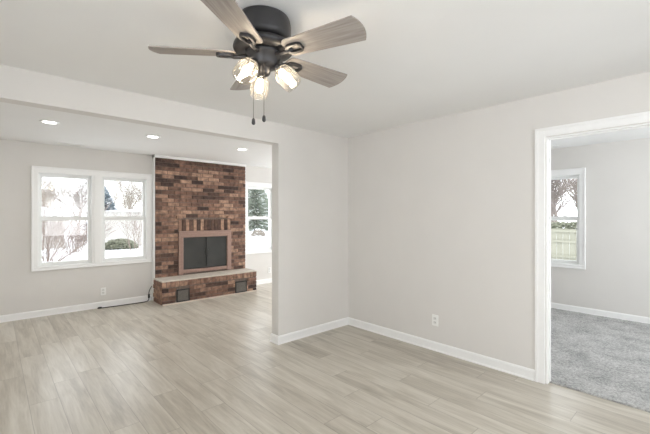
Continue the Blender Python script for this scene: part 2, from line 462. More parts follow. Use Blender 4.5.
window('window_7', 'tall glass doors on the far room right side', (XO, 0, 0), -PI / 2, [(-6.05, -5.2), (-5.2 + 1e-3, -4.35)], 0.06, 2.08, False)
window('added_window_4', 'wide unseen window added behind the viewpoint to admit fill light', (0, YB, 0), PI, [(-2.4, -1.2), (-1.2 + 1e-3, 0)], 0.72, 2.12, False)  # unseen, added as an opening for the front fill lamp
window('added_window_5', 'unseen side window added to light the near room', (XL, 0, 0), PI / 2, [(-1.0, 0.8)], 0.72, 2.12, False)  # unseen, added and placed to suit the side fill lamp
window('added_window_6', 'unseen second window added to light the carpeted room', (0, YB, 0), PI, [(-5.8, -4.2)], 0.72, 2.12, False)  # unseen, added so the bedroom fill lamp can shine in

# ------------------------------------------------------------------ doorway
dr = thing('door_1', 'wide white cased doorway to the carpeted room, no door hung', None, (XR, 0, 0), 0, kind='structure')
Y0, Y1, ZT = -0.62, 0.985, 2.078
def door_casing(xa, s):
    bm = B(); cw = 0.077
    a, b = sorted((xa, xa + s * 0.014)); c, d = sorted((xa + s * 0.012, xa + s * 0.022))
    box(bm, a, b, Y1 + 0.004, Y1 + cw, 0, ZT + cw, 0.002); box(bm, a, b, Y0 - cw, Y0, 0, ZT + cw, 0.003); box(bm, a, b, Y0, Y1 + 0.004, ZT + 0.0045, ZT + cw - 0.0005, 0.001)
    box(bm, c, d, Y1 + cw - 0.022, Y1 + cw, 0, ZT + cw - 0.022, 0.002); box(bm, c, d, Y0 - cw, Y0 - cw + 0.022, 0, ZT + cw - 0.022, 0.002)
    box(bm, c, d, Y0 - cw, Y1 + cw, ZT + cw - 0.022, ZT + cw, 0.002)
    return obj('casing', bm, M['trim'], dr)
door_casing(0, -1); door_casing(XR2 - XR, 1)
bm = B(); T = XR2 - XR; t = 0.012
box(bm, 0.004, T - 0.002, Y1 - t, Y1, 0, ZT); box(bm, 0.004, T - 0.002, Y0, Y0 + t, 0, ZT); box(bm, 0.004, T - 0.002, Y0 + t, Y1 - t, ZT - t, ZT)
obj('jamb', bm, M['trim'], dr)
bm = B()
box(bm, 0.034, 0.062, Y1 - t - 0.010, Y1 - t, 0.013, ZT - t, 0.002); box(bm, 0.034, 0.062, Y0 + t, Y0 + t + 0.010, 0.013, ZT - t, 0.002); box(bm, 0.034, 0.062, Y0 + t, Y1 - t, ZT - t - 0.010, ZT - t, 0.002)
obj('door_stop', bm, M['trim'], dr)

# ------------------------------------------------------------------ fireplace
random.seed(11)
YC = 6.344            # brick face
FX0, FX1 = 1.990, 3.680
HX0, HX1, HY, HZ = 1.966, 3.680, 5.927, 0.387
fp = thing('fireplace', 'floor to ceiling brown brick fireplace with raised hearth and glass doors', 'fireplace', ((FX0 + FX1) / 2, YF, 0))
FO = Vector(fp.location)
class Bricks:
    def __init__(s): s.bm = B(); s.tl = s.bm.faces.layers.float.new('tone')
    def add(s, x0, x1, y0, y1, z0, z1, tone):
        n0 = len(s.bm.faces); vv = box(s.bm, x0 - FO.x, x1 - FO.x, y0 - FO.y, y1 - FO.y, z0, z1)
        for f in {f for v in vv for f in v.link_faces}: f[s.tl] = tone
    def done(s, name):
        return obj(name, s.bm, M['brick'], fp)
def tone():
    r = random.random()
    if r < 0.24: return random.uniform(0.0, 0.22)
    if r < 0.70: return random.uniform(0.28, 0.62)
    return random.uniform(0.62, 0.95)
def fbox(name, x0, x1, y0, y1, z0, z1, mat, bev=0.0, parent=None, label=None):
    bm = B(); box(bm, x0 - FO.x, x1 - FO.x, y0 - FO.y, y1 - FO.y, z0, z1, bev)
    o = obj(name, bm, mat, parent or fp)
    if label: o['label'] = label
    return o

OX0, OX1, OZ0, OZ1 = 2.365, 3.360, 0.400, 1.152     # glass door surround
SZ1 = 1.360
FT = 2.395
# mortar core with a firebox void
bm = B()
for (a, b, c, d, e, f) in ((FX0, OX0 + 0.04, YC, YF, 0.0, FT), (OX1 - 0.04, FX1, YC, YF, 0.0, FT), (OX0 + 0.04, OX1 - 0.04, YC, YF, OZ1 - 0.04, FT), (OX0 + 0.04, OX1 - 0.04, YC, YF, 0.0, OZ0 + 0.03)):
    box(bm, a - FO.x, b - FO.x, c - FO.y, d - FO.y, e, f)
obj('mortar_bed', bm, M['mortar'], fp)
br = Bricks()
rows = 30; rh = (FT - HZ) / rows; m = 0.0105; D = 0.010
L = 0.206
for r in range(rows):
    z0 = HZ + r * rh; z1 = z0 + rh - m
    x = FX0 + (-L / 2 if r % 2 else 0) + random.uniform(-0.01, 0.01)
    while x < FX1:
        a, b = max(x, FX0), min(x + L - m, FX1)
        x += L
        if FX1 - b < 0.05: b = FX1; x = FX1
        if b - a < 0.03: continue
        tn = tone() if r < rows - 2 else tone() * 0.6
        segs = [(a, b)]
        top = SZ1 if True else OZ1
        if z1 > OZ0 and z0 < SZ1 + 0.01:
            segs = []
            if a < OX0 - 0.004: segs.append((a, min(b, OX0 - 0.006)))
            if b > OX1 + 0.004: segs.append((max(a, OX1 + 0.006), b))
        for p, q in segs:
            if q - p > 0.02: br.add(p, q, YC - D, YC + 0.005, z0, z1, tn)
# soldier course above the opening
n = 15; w = (OX1 - OX0) / n
for i in range(n):
    light = i in (0, 2, 4, 6, 12, 14)
    tn = random.uniform(0.72, 0.95) if light else random.uniform(0.08, 0.30)
    x0 = OX0 + i * w
    br.add(x0 + m / 2, x0 + w - m / 2, YC - D, YC + 0.005, OZ1 + 0.004, SZ1 - 0.004, tn)
# corbelled brick ends carrying a mantel
br.add(2.325, 2.425, YC - 0.055, YC + 0.005, SZ1 + 0.012, SZ1 + 0.060, 0.8)
br.add(3.275, 3.400, YC - 0.055, YC + 0.005, SZ1 + 0.012, SZ1 + 0.060, 0.85)
br.done('brick_face')
# white boards closing the side and top of the chimney breast
fbox('side_board', FX0 - 0.014, FX0, YC + 0.004, YF, 0.0, CE, M['trim'], 0.002)
fbox('side_board', FX1, FX1 + 0.014, YC + 0.004, YF, 0.0, CE, M['trim'], 0.002)
fbox('top_moulding', FX0 - 0.014, FX1 + 0.014, YC - 0.022, YF, FT, CE, M['trim'], 0.004)
# hearth
fbox('hearth_core', HX0 + 0.010, HX1 - 0.010, HY + 0.010, YC, 0.0, HZ - 0.022, M['mortar'])
hb = Bricks()
HT = HZ - 0.024
VB = [(2.186, 2.399), (3.236, 3.474)]
VZ = 0.226
rl = 0.098                       # rowlock course under the slab
x = HX0
while x < HX1 - 0.02:
    b = min(x + 0.069 - m, HX1)
    if HX1 - b < 0.03: b = HX1
    hb.add(x, b, HY, HY + 0.015, HT - rl + m, HT, random.uniform(0.45, 0.9)); x = b + m
hr = 4; hh = (HT - rl) / hr
for r in range(hr):
    z0 = 0.003 + r * hh; z1 = z0 + hh - m
    x = HX0 + (-L / 2 if r % 2 else 0)
    while x < HX1:
        a, b = max(x, HX0), min(x + L - m, HX1); x += L
        if HX1 - b < 0.04: b = HX1; x = HX1
        segs = [(a, b)]
        if z0 < VZ:
            for v0, v1 in VB:
                ns = []
                for p, q in segs:
                    if q <= v0 or p >= v1: ns.append((p, q)); continue
                    if p < v0: ns.append((p, v0 - 0.004))
                    if q > v1: ns.append((v1 + 0.004, q))
                segs = ns
        tn = tone()
        for p, q in segs:
            if q - p > 0.015: hb.add(p, q, HY, HY + 0.015, z0, z1, tn)
for side in (0, 1):
    X0, X1 = (HX0, HX0 + 0.015) if side == 0 else (HX1 - 0.015, HX1)
    for r in range(5):
        z0 = 0.003 + r * HT / 5; z1 = z0 + HT / 5 - m
        y = HY + 0.018 - (L / 2 if r % 2 else 0)
        while y < YC:
            a, b = max(y, HY + 0.018), min(y + L - m, YC + 0.03); y += L
            if b - a > 0.02: hb.add(X0, X1, a, b, z0, z1, random.uniform(0.35, 0.85))
hb.done('hearth_brickwork')
bm = B(); box(bm, HX0 - 0.004 - FO.x, HX1 + 0.004 - FO.x, HY - 0.006 - FO.y, YC - D - FO.y, HZ - 0.022, HZ, 0.004)
obj('hearth_slab', bm, M['hearthstone'], fp)['label'] = 'pale stone slab topping the hearth'
# vents
for v0, v1 in VB:
    bm = B(); f = 0.018
    def vb(x0, x1, y0, y1, z0, z1, bev=0.0): box(bm, x0 - FO.x, x1 - FO.x, y0 - FO.y, y1 - FO.y, z0, z1, bev)
    vb(v0, v1, HY - 0.010, HY + 0.012, 0.021, 0.021 + f); vb(v0, v1, HY - 0.010, HY + 0.012, VZ - f, VZ)
    vb(v0, v0 + f, HY - 0.010, HY + 0.012, 0.021 + f, VZ - f); vb(v1 - f, v1, HY - 0.010, HY + 0.012, 0.021 + f, VZ - f)
    fr = obj('air_vent', bm, M['black_metal'], fp); fr['label'] = 'small square louvred vent in the hearth front'
    bm = B()
    for i in range(11):
        zz = 0.034 + i * (VZ - 0.060) / 10
        vb(v0 + f, v1 - f, HY - 0.004, HY + 0.008, zz, zz + 0.010)
    obj('louver', bm, M['louver'], fr)
fbox('base_moulding', HX0, HX1, HY - 0.016, HY - 0.0005, 0.0, 0.020, M['pale_wood'], 0.003)
# firebox and glass doors
bm = B()
fx0, fx1, fz0, fz1, fy = OX0 + 0.045, OX1 - 0.045, OZ0 + 0.035, OZ1 - 0.045, YF + 0.45
for p in ((fx0, fx1, fy, fy + 0.02, fz0, fz1), (fx0, fx0 + 0.01, YC + 0.03, fy, fz0, fz1), (fx1 - 0.01, fx1, YC + 0.03, fy, fz0, fz1), (fx0, fx1, YC + 0.03, fy, fz0, fz0 + 0.01), (fx0, fx1, YC + 0.03, fy, fz1 - 0.01, fz1)):
    box(bm, p[0] - FO.x, p[1] - FO.x, min(p[2], YF - 0.012) - FO.y, min(p[3], YF - 0.002) - FO.y, p[4], p[5])
obj('firebox', bm, M['firebox'], fp)
IX0, IX1, IZ0, IZ1 = 2.447, 3.268, 0.478, 1.030
YD = YC - D - 0.030
bm = B()
def cb_(x0, x1, y0, y1, z0, z1, bev=0.004): box(bm, x0 - FO.x, x1 - FO.x, y0 - FO.y, y1 - FO.y, z0, z1, bev)
cb_(OX0, OX1, YD, YC + 0.004, IZ1 + 0.012, OZ1); cb_(OX0, IX0, YD, YC + 0.004, OZ0, IZ1 + 0.012); cb_(IX1, OX1, YD, YC + 0.004, OZ0, IZ1 + 0.012)
cb_(IX0, IX1, YD, YC + 0.004, OZ0 + 0.02, IZ0)
cb_(OX0 + 0.03, OX1 - 0.03, YD - 0.008, YD + 0.004, OZ1 - 0.055, OZ1 - 0.040, 0.002)
cb_(IX0 - 0.03, IX0 - 0.015, YD - 0.008, YD + 0.004, OZ0 + 0.01, IZ1 + 0.03, 0.002)
cb_(IX1 + 0.015, IX1 + 0.03, YD - 0.008, YD + 0.004, OZ0 + 0.01, IZ1 + 0.03, 0.002)
obj('door_surround', bm, M['copper'], fp)['label'] = 'brushed copper coloured frame around the glass doors'
xm = (IX0 + IX1) / 2 + 0.01
for (a, b) in ((IX0, xm - 0.003), (xm + 0.003, IX1)):
    bm = B(); mid = (a + b) / 2
    g0, g1 = YD + 0.014, YD + 0.020
    cb_(a, b, g0, g1, IZ0 + 0.004, IZ1 + 0.008, 0)
    gd = obj('glass_door', bm, M['smoked'], fp); gd['label'] = 'smoked glass fireplace door'
    bm = B()
    for xx in (a, b - 0.008): cb_(xx, xx + 0.008, g0 - 0.004, g0, IZ0 + 0.004, IZ1 + 0.008, 0)
    cb_(a, b, g0 - 0.004, g0, IZ0 + 0.004, IZ0 + 0.012, 0); cb_(a, b, g0 - 0.004, g0, IZ1, IZ1 + 0.008, 0)
    obj('door_edge', bm, M['black_metal'], gd)
    bm = B(); hx = b - 0.03 if a == IX0 else a + 0.03
    tube(bm, [(hx - FO.x, g0 - FO.y, 0.80), (hx - FO.x, g0 - 0.022 - FO.y, 0.795), (hx - FO.x, g0 - 0.022 - FO.y, 0.715), (hx - FO.x, g0 - FO.y, 0.71)], 0.004)
    obj('handle', bm, M['black_metal'], gd)

# ------------------------------------------------------------------ ceiling fan
FXc, FYc = 1.037, 1.600
ZB = 2.251
fan = thing('ceiling_fan', 'dark bronze ceiling fan with five washed wood blades and three lit glass shades', 'ceiling fan', (FXc, FYc, CE))
def z_(z): return z - CE
bm = B()
lathe(bm, [(0.001, -0.0005), (0.118, -0.0005), (0.130, -0.006), (0.137, -0.018), (0.141, -0.045), (0.142, -0.095), (0.138, -0.112), (0.128, -0.122), (0.110, -0.126), (0.001, -0.126)], 64)
obj('motor_housing', bm, M['bronze'], fan)
bm = B()
lathe(bm, [(0.070, -0.120), (0.104, -0.126), (0.104, -0.140), (0.070, -0.140)], 48)
lathe(bm, [(0.060, -0.138), (0.140, -0.138), (0.153, -0.146), (0.156, -0.160), (0.147, -0.174), (0.108, -0.180), (0.060, -0.178), (0.060, -0.138)], 64)
obj('vented_ring', bm, M['bronze'], fan)
bm = B()
lathe(bm, [(0.001, -0.170), (0.088, -0.172), (0.092, -0.184), (0.088, -0.198), (0.074, -0.203), (0.072, -0.240), (0.066, -0.252), (0.050, -0.258), (0.036, -0.262), (0.034, -0.286), (0.024, -0.296), (0.008, -0.300), (0.001, -0.312)], 48)
obj('switch_housing', bm, M['bronze'], fan)

def blade_mesh():
    bm = B()
    r0, r1 = 0.140, 0.565
    pts = []
    def halfw(r): return 0.062 + (0.082 - 0.062) * (r - r0) / (r1 - r0)
    outline = []
    N = 10
    # rounded root, one side, curved tip, other side
    for i in range(N + 1):
        a = PI / 2 + PI / 2 * i / N       # lower-left quarter arc
        rr = 0.035
        outline.append((r0 + rr + rr * math.cos(a), halfw(r0) - rr + rr * math.sin(a)))
    top = outline[:]                       # from side to root on +y
    bot = [(x, -y) for x, y in top[::-1]]
    seq = top + bot
    # sides to tip
    hw = halfw(r1)
    tip = []
    for i in range(N + 1):
        s = -1 + 2 * i / N
        tip.append((r1 - 0.024 * s * s, hw * s))
    seq = seq + tip
    vt = [bm.verts.new((x, y, 0.003)) for x, y in seq]; vb = [bm.verts.new((x, y, -0.003)) for x, y in seq]
    bm.faces.new(vt); bm.faces.new(vb[::-1])
    n = len(seq)
    for i in range(n): bm.faces.new((vt[i], vb[i], vb[(i + 1) % n], vt[(i + 1) % n]))
    return bm
def bracket_mesh():
    bm = B()
    tube(bm, [(0.085, 0, -0.010), (0.115, 0.004, -0.016), (0.150, 0, -0.016), (0.180, 0, -0.009)], [0.013, 0.011, 0.011, 0.010], 8)
    # open shield shaped plate under the blade
    N = 20
    for rad, z0, z1 in ((1.0, -0.018, -0.003),):
        o1 = []; i1 = []
        for i in range(N):
            a = 2 * PI * i / N
            ex = 0.046 * math.copysign(abs(math.cos(a)) ** 0.6, math.cos(a)); ey = 0.032 * math.copysign(abs(math.sin(a)) ** 0.6, math.sin(a))
            o1.append((0.195 + ex, ey)); i1.append((0.198 + ex * 0.70, ey * 0.60))
        vo = [[bm.verts.new((x, y, z)) for x, y in o1] for z in (z0, z1)]; vi = [[bm.verts.new((x, y, z)) for x, y in i1] for z in (z0, z1)]
        for i in range(N):
            j = (i + 1) % N
            bm.faces.new((vo[0][i], vo[0][j], vo[1][j], vo[1][i])); bm.faces.new((vi[0][i], vi[0][j], vi[1][j], vi[1][i]))
            bm.faces.new((vo[0][i], vo[0][j], vi[0][j], vi[0][i])); bm.faces.new((vo[1][i], vo[1][j], vi[1][j], vi[1][i]))
    return bm
b0 = obj('blade', blade_mesh(), M['blade'], fan)
k0 = obj('blade_arm', bracket_mesh(), M['bronze'], b0)
A0 = math.radians(186.35 - YAW)
PITCH = math.radians(-12)
for k in range(5):
    b = b0 if k == 0 else copy_tree(b0, fan)
    b.location = (0, 0, z_(ZB)); b.rotation_mode = 'XYZ'
    b.rotation_euler = (PITCH, 0, A0 + k * 2 * PI / 5)

def shade_profile(outer=True):
    return [(0.024, 0.0), (0.034, 0.006), (0.046, 0.022), (0.053, 0.045), (0.054, 0.075), (0.051, 0.100), (0.048, 0.118)]
TILT = math.radians(42)
for k, deg in enumerate((355, 110, 238)):
    a = math.radians(deg - YAW)
    d = Vector((math.cos(a), math.sin(a), 0))
    ax = (d * math.sin(TILT) + Vector((0, 0, -1)) * math.cos(TILT)).normalized()
    p0 = Vector((0, 0, -0.238)) + d * 0.030
    p1 = Vector((0, 0, -0.236)) + d * 0.056
    neck = p1 + ax * 0.012
    bm = B()
    tube(bm, [p0, p1, neck, neck + ax * 0.012], [0.010, 0.011, 0.012, 0.016], 10)
    rot = ax.to_track_quat('Z', 'Y').to_matrix().to_4x4()
    lathe(bm, [(0.001, 0.008), (0.020, 0.008), (0.025, 0.016), (0.026, 0.036), (0.018, 0.040), (0.001, 0.040)], 24, Matrix.Translation(neck) @ rot)
    arm = obj('light_arm', bm, M['bronze'], fan)
    sh0 = neck + ax * 0.026
    bm = B(); pr = shade_profile()
    full = pr + [(r - 0.003, z) for r, z in pr[::-1]]
    lathe(bm, full, 36, Matrix.Translation(sh0) @ rot)
    obj('glass_shade', bm, M['shade'], arm)
    bm = B()
    lathe(bm, [(0.001, 0.012), (0.011, 0.014), (0.012, 0.026), (0.016, 0.042), (0.020, 0.058), (0.021, 0.068), (0.018, 0.084), (0.012, 0.094), (0.001, 0.097)], 20, Matrix.Translation(sh0) @ rot)
    obj('bulb', bm, M['bulb'], arm)
# pull chains
yaw = math.radians(YAW)
right = Vector((math.cos(yaw), -math.sin(yaw), 0)); fwd = Vector((math.sin(yaw), math.cos(yaw), 0))
for (dl, dz, zend) in ((-0.041, -0.060, 1.872), (0.012, -0.062, 1.886)):
    p = right * dl + fwd * dz
    bm = B()
    tube(bm, [Vector((p.x, p.y, -0.235)), Vector((p.x, p.y, z_(zend + 0.034)))], 0.0013, 6)
    for i in range(60):
        zz = -0.24 - i * (0.24 + z_(zend + 0.034)) / -60 * -1 if False else -0.24 + (z_(zend + 0.034) + 0.24) * i / 60
        bmesh.ops.create_icosphere(bm, subdivisions=1, radius=0.0021, matrix=Matrix.Translation((p.x, p.y, zz)))
    tube(bm, [Vector((p.x * 0.75, p.y * 0.75, -0.228)), Vector((p.x, p.y, -0.236))], 0.004, 6)
    ch = obj('pull_chain', bm, M['chain'], fan)
    bm = B()
    lathe(bm, [(0.001, z_(zend + 0.036)), (0.004, z_(zend + 0.034)), (0.0080, z_(zend + 0.027)), (0.0095, z_(zend + 0.008)), (0.005, z_(zend + 0.001)), (0.001, z_(zend))], 14, Matrix.Translation((p.x, p.y, 0)))
    obj('pull_fob', bm, M['bronze'], ch)

# ------------------------------------------------------------------ recessed lights
def recessed():
    t = thing('recessed_light', '', 'ceiling light', group='recessed lights in the far room ceiling')
    bm = B(); lathe(bm, [(0.062, -0.0005), (0.088, -0.0005), (0.090, -0.004), (0.086, -0.008), (0.066, -0.008), (0.062, -0.004), (0.062, -0.0005)], 40)
    obj('trim_ring', bm, M['trim'], t)
    bm = B(); lathe(bm, [(0.062, -0.002), (0.062, -0.005), (0.001, -0.006), ], 40)
    obj('lens', bm, M['downlight'], t)
    l = bpy.data.lights.new('recessed_lamp', 'AREA'); l.shape = 'DISK'; l.size = 0.12; l.energy = 3.5; l.color = (1, 0.97, 0.92)
    lo = bpy.data.objects.new('recessed_lamp', l); C.objects.link(lo); lo.parent = t; lo.location = (0, 0, -0.010)
    return t
rl0 = recessed()
for i, (x, y, lb) in enumerate([(0.456, 4.925, 'round lit recessed ceiling light above the window pair, leftmost of the three'), (1.518, 4.925, 'round lit recessed ceiling light in front of the fireplace left edge, middle of the three'), (2.804, 4.925, 'round lit recessed ceiling light in front of the fireplace, nearest the partition wall')]):
    o = rl0 if i == 0 else copy_tree(rl0)
    o.location = (x, y, CE); o['label'] = lb

# ------------------------------------------------------------------ ceiling vents
def ceiling_vent(x, y, rz, lb, grp=None):
    t = thing('ceiling_vent', lb, 'air vent', (x, y, CE), rz, grp)
    bm = B(); w, h = 0.15, 0.045
    box(bm, -w, w, -h, -h + 0.012, -0.006, 0); box(bm, -w, w, h - 0.012, h, -0.006, 0)
    box(bm, -w, -w + 0.012, -h + 0.012, h - 0.012, -0.006, 0); box(bm, w - 0.012, w, -h + 0.012, h - 0.012, -0.006, 0)
    obj('frame', bm, M['trim'], t)
    bm = B(); box(bm, -w + 0.012, w - 0.012, -h + 0.012, h - 0.012, -0.0015, -0.0003)
    obj('backing', bm, M['dark_slot'], t)
    bm = B()
    for i in range(6):
        yy = -h + 0.018 + i * (2 * h - 0.036) / 5
        box(bm, -w + 0.012, w - 0.012, yy - 0.003, yy + 0.003, -0.006, -0.002)
    obj('louver', bm, M['plate'], t)
ceiling_vent(0.81, 6.27, 0, 'white slotted ceiling vent above the window pair')
ceiling_vent(4.00, 6.25, 0, 'white slotted ceiling vent right of the fireplace, near the partition')
ceiling_vent(6.05, 1.72, PI / 2, 'white slotted ceiling vent in the carpeted room by its window')

# ------------------------------------------------------------------ outlets
def outlet(loc, rz, lb):
    """local: plate faces -y"""
    t = thing('wall_outlet', lb, 'outlet', loc, rz, 'white wall outlets above the baseboards')
    bm = B(); box(bm, -0.036, 0.036, -0.006, 0, -0.058, 0.058, 0.002); obj('cover_plate', bm, M['plate'], t)
    for s in (-1, 1):
        bm = B(); box(bm, -0.017, 0.017, -0.009, -0.005, s * 0.021 - 0.014, s * 0.021 + 0.014, 0.002); so = obj('socket', bm, M['socket'], t)
        bm = B(); box(bm, -0.008, -0.006, -0.0095, -0.0085, s * 0.021 - 0.002, s * 0.021 + 0.007); box(bm, 0.006, 0.008, -0.0095, -0.0085, s * 0.021 - 0.002, s * 0.021 + 0.007)
        obj('slot', bm, M['dark_slot'], so)
outlet((XR, 2.018, 0.318), PI / 2 * -1, 'white wall outlet on the long bare right wall')
outlet((1.262, YF, 0.248), 0, 'white wall outlet below the window pair')
outlet((4.335, YF, 0.270), 0, 'white wall outlet below the single window, beside the partition edge')

# ------------------------------------------------------------------ cable
def P(x, y, z): return (x, y, z)
pts = [(1.968, 6.425, 0.245), (1.956, 6.426, 0.232), (1.938, 6.428, 0.200), (1.924, 6.430, 0.165), (1.916, 6.428, 0.125), (1.914, 6.418, 0.07), (1.905, 6.403, 0.03), (1.87, 6.385, 0.010), (1.76, 6.37, 0.007), (1.6, 6.38, 0.007), (1.42, 6.385, 0.007), (1.28, 6.40, 0.007), (1.21, 6.405, 0.007)]
# smooth the run
sm = []
for i in range(len(pts) - 1):
    p = [Vector(pts[max(0, min(len(pts) - 1, i + j))]) for j in (-1, 0, 1, 2)]
    for s in range(4):
        u = s / 4
        sm.append(0.5 * ((2 * p[1]) + (-p[0] + p[2]) * u + (2 * p[0] - 5 * p[1] + 4 * p[2] - p[3]) * u * u + (-p[0] + 3 * p[1] - 3 * p[2] + p[3]) * u ** 3))
sm.append(Vector(pts[-1]))
bm = B(); tube(bm, sm, 0.0065, 8)
cb = obj('power_cable', bm, M['cable'])
tag(cb, 'black cable lying along the baseboard and rising beside the hearth', 'cable')
bm = B(); tube(bm, [(1.915, 6.422, 0.125), (1.915, 6.418, 0.112), (1.914, 6.412, 0.062), (1.912, 6.408, 0.050)], [0.008, 0.017, 0.017, 0.008], 10); obj('switch_box', bm, M['cable'], cb)
bm = B(); tube(bm, [(1.235, 6.403, 0.009), (1.225, 6.403, 0.014), (1.19, 6.405, 0.014), (1.175, 6.405, 0.010)], [0.008, 0.014, 0.014, 0.006], 10); obj('plug', bm, M['cable'], cb)

# ------------------------------------------------------------------ outdoors
G = -0.35
bm = B()
random.seed(2)
def ring_ground():
    nx, ny = 60, 60
    g = [[bm.verts.new((-40 + 100 * i / nx, -30 + 120 * j / ny, G - 0.06 + random.uniform(-0.05, 0.05))) for j in range(ny + 1)] for i in range(nx + 1)]
    for i in range(nx):
        for j in range(ny):
            f = bm.faces.new((g[i][j], g[i + 1][j], g[i + 1][j + 1], g[i][j + 1])); f.smooth = True
ring_ground()
structure('ground', bm, M['snow'], label='snow covered yard outside the windows')

def cone_seg(bm, a, b, ra, rb, n=3):
    d = (b - a).normalized(); up = Vector((0, 0, 1)) if abs(d.z) < 0.9 else Vector((1, 0, 0))
    u = d.cross(up).normalized(); v = u.cross(d)
    A = [bm.verts.new(a + (u * math.cos(2 * PI * i / n) + v * math.sin(2 * PI * i / n)) * ra) for i in range(n)]
    Bq = [bm.verts.new(b + (u * math.cos(2 * PI * i / n) + v * math.sin(2 * PI * i / n)) * rb) for i in range(n)]
    for i in range(n): bm.faces.new((A[i], A[(i + 1) % n], Bq[(i + 1) % n], Bq[i]))

def grow(bm, p, d, length, rad, depth, spread=0.5, kids=3, up=0.1):
    segs = 3; q = p
    for s in range(segs):
        d = (d + Vector((random.uniform(-.15, .15), random.uniform(-.15, .15), random.uniform(-.05, .12)))).normalized()
        n = q + d * length / segs
        cone_seg(bm, q, n, rad * (1 - 0.25 * s / segs), rad * (1 - 0.25 * (s + 1) / segs), 5 if rad > 0.05 else 3)
        q = n
        if depth > 0 and s >= 0:
            for _ in range(kids if s == segs - 1 else max(1, kids - 2)):
                nd = (d + Vector((random.uniform(-1, 1), random.uniform(-1, 1), random.uniform(-.3 + up, .7 + up))) * spread * 1.4).normalized()
                grow(bm, q, nd, length * random.uniform(0.55, 0.8), rad * 0.52, depth - 1, spread, kids, up)

def bare_tree(mat, h, depth=5, rad=0.10, seed=1):
    random.seed(seed); bm = B()
    grow(bm, Vector((0, 0, -0.1)), Vector((0, 0, 1)), h * 0.27, rad, depth, 0.6, 3, 0.0)
    return obj('bare_tree', bm, mat, fix=False)

bt = [bare_tree(M['bark_far'], 8, 5, 0.09, 3), bare_tree(M['bark_far'], 7, 5, 0.07, 8), bare_tree(M['bark'], 8, 5, 0.10, 21)]
spots = [(0, 2.0, 33.0), (1, 9.0, 35), (2, 12.0, 39), (1, 9.0, 44), (2, 5.6, 39), (0, 17.0, 49), (1, 2.2, 58), (1, 3.9, 50), (2, 8.4, 52), (0, 11.8, 60), (1, 17.5, 53), (0, 6.2, 68), (1, 16.5, 63), (1, 34.0, 50), (2, 29.0, 58), (0, 40, 60)]
used = set()
random.seed(5)
for k, x, y in spots:
    o = bt[k] if k not in used else bt[k].copy()
    if k in used: C.objects.link(o)
    used.add(k)
    o.location = (x, y, G); s = random.uniform(0.85, 1.15); o.rotation_euler = (0, 0, random.uniform(0, 6.28)); o.scale = (s, s, s)
    if x < 20: tag(o, 'leafless tree in the pale woodland beyond the window pair', 'tree', 'woodland trees behind the window pair')
    else: tag(o, 'leafless tree far behind the evergreen beyond the single far window', 'tree', 'woodland trees behind the single far window')

def bush(name, r, h, n, mat, seed, rad=0.012, lean=1.0):
    random.seed(seed); bm = B()
    for i in range(n):
        a = random.uniform(0, 2 * PI); t = random.uniform(0.1, 1)
        p = Vector((math.cos(a) * 0.55 * t, math.sin(a) * 0.55 * t, -0.05))
        d = Vector((math.cos(a) * t * r / h * lean, math.sin(a) * t * r / h * lean, 1)).normalized()
        grow(bm, p, d, h * random.uniform(0.5, 0.85), rad, 2, 0.5, 3, 0.1)
    return obj(name, bm, mat, fix=False)
b1 = bush('leafless_bush', 2.4, 1.8, 48, M['twig'], 7)
b1.location = (1.55, 18.0, G); tag(b1, 'wide leafless twiggy bush in snow beyond the left sashes', 'bush')
b2 = bush('leafless_bush', 1.0, 1.3, 30, M['twig'], 9); b2.location = (3.1, 21.8, G); tag(b2, 'leaning leafless bush right of the widest bush, in snow', 'bush')
b3 = bush('leafless_bush', 0.5, 1.6, 12, M['twig'], 15, 0.014); b3.location = (5.6, 20.4, G); tag(b3, 'thin upright leafless shrub beyond the sash nearest the fireplace', 'bush')

sap = bush('sapling_tree', 3.0, 4.6, 16, M['bark_far'], 41, 0.022)
for i, (x, y) in enumerate([(4.4, 45.0)]):
    o = sap if i == 0 else sap.copy()
    if i: C.objects.link(o); o.rotation_euler = (0, 0, i * 1.3)
    o.location = (x, y, G); tag(o, 'many stemmed leafless sapling clump at the woodland edge beyond the window pair', 'sapling')

def conifer(name, h, r, mat, seed, n=900):
    random.seed(seed); root = thing(name, '', 'tree')
    bm = B(); cone_seg(bm, Vector((0, 0, -0.1)), Vector((0, 0, h * 0.97)), 0.09, 0.02, 8); obj('trunk', bm, M['bark'], root)
    bm = B(); sn = B()
    for i in range(n):
        t = (i + random.random()) / n
        z = h * (0.06 + 0.93 * t); rr = r * (1 - t) ** 0.85 * random.uniform(0.75, 1.1) + 0.06
        a = random.uniform(0, 2 * PI); d = Vector((math.cos(a), math.sin(a), 0)); s = Vector((-d.y, d.x, 0))
        w = 0.07 + 0.10 * (1 - t)
        p0 = Vector((0, 0, z)) + d * rr * 0.15; p1 = Vector((0, 0, z - rr * 0.18)) + d * rr * 0.65; p2 = Vector((0, 0, z - rr * 0.14)) + d * rr
        for tgt, off, k in ((bm, 0, 1),) + (((sn, 0.03, 0.5),) if random.random() < 0.30 else ()):
            u = Vector((0, 0, off)); th = Vector((0, 0, 0.035 * k))
            v = [tgt.verts.new(q + u) for q in (p0 - s * w * .4 * k, p0 + s * w * .4 * k, p1 + s * w * k, p2, p1 - s * w * k, p0 - th, p1 - th * 2, p2 - th)]
            tgt.faces.new((v[0], v[1], v[2], v[3], v[4])); tgt.faces.new((v[1], v[5], v[6], v[2])); tgt.faces.new((v[2], v[6], v[7], v[3]))
            tgt.faces.new((v[3], v[7], v[6], v[4])); tgt.faces.new((v[4], v[6], v[5], v[0]))
    obj('needles', bm, mat, root, fix=False); o = obj('snow_cover', sn, M['snow'], root, fix=False)
    return root
c1 = conifer('spruce_tree', 4.1, 1.7, M['spruce'], 3); c1.location = (6.25, 31.5, G)
c1['label'] = 'bluish snow dusted spruce beyond the window pair, split by its mullion'
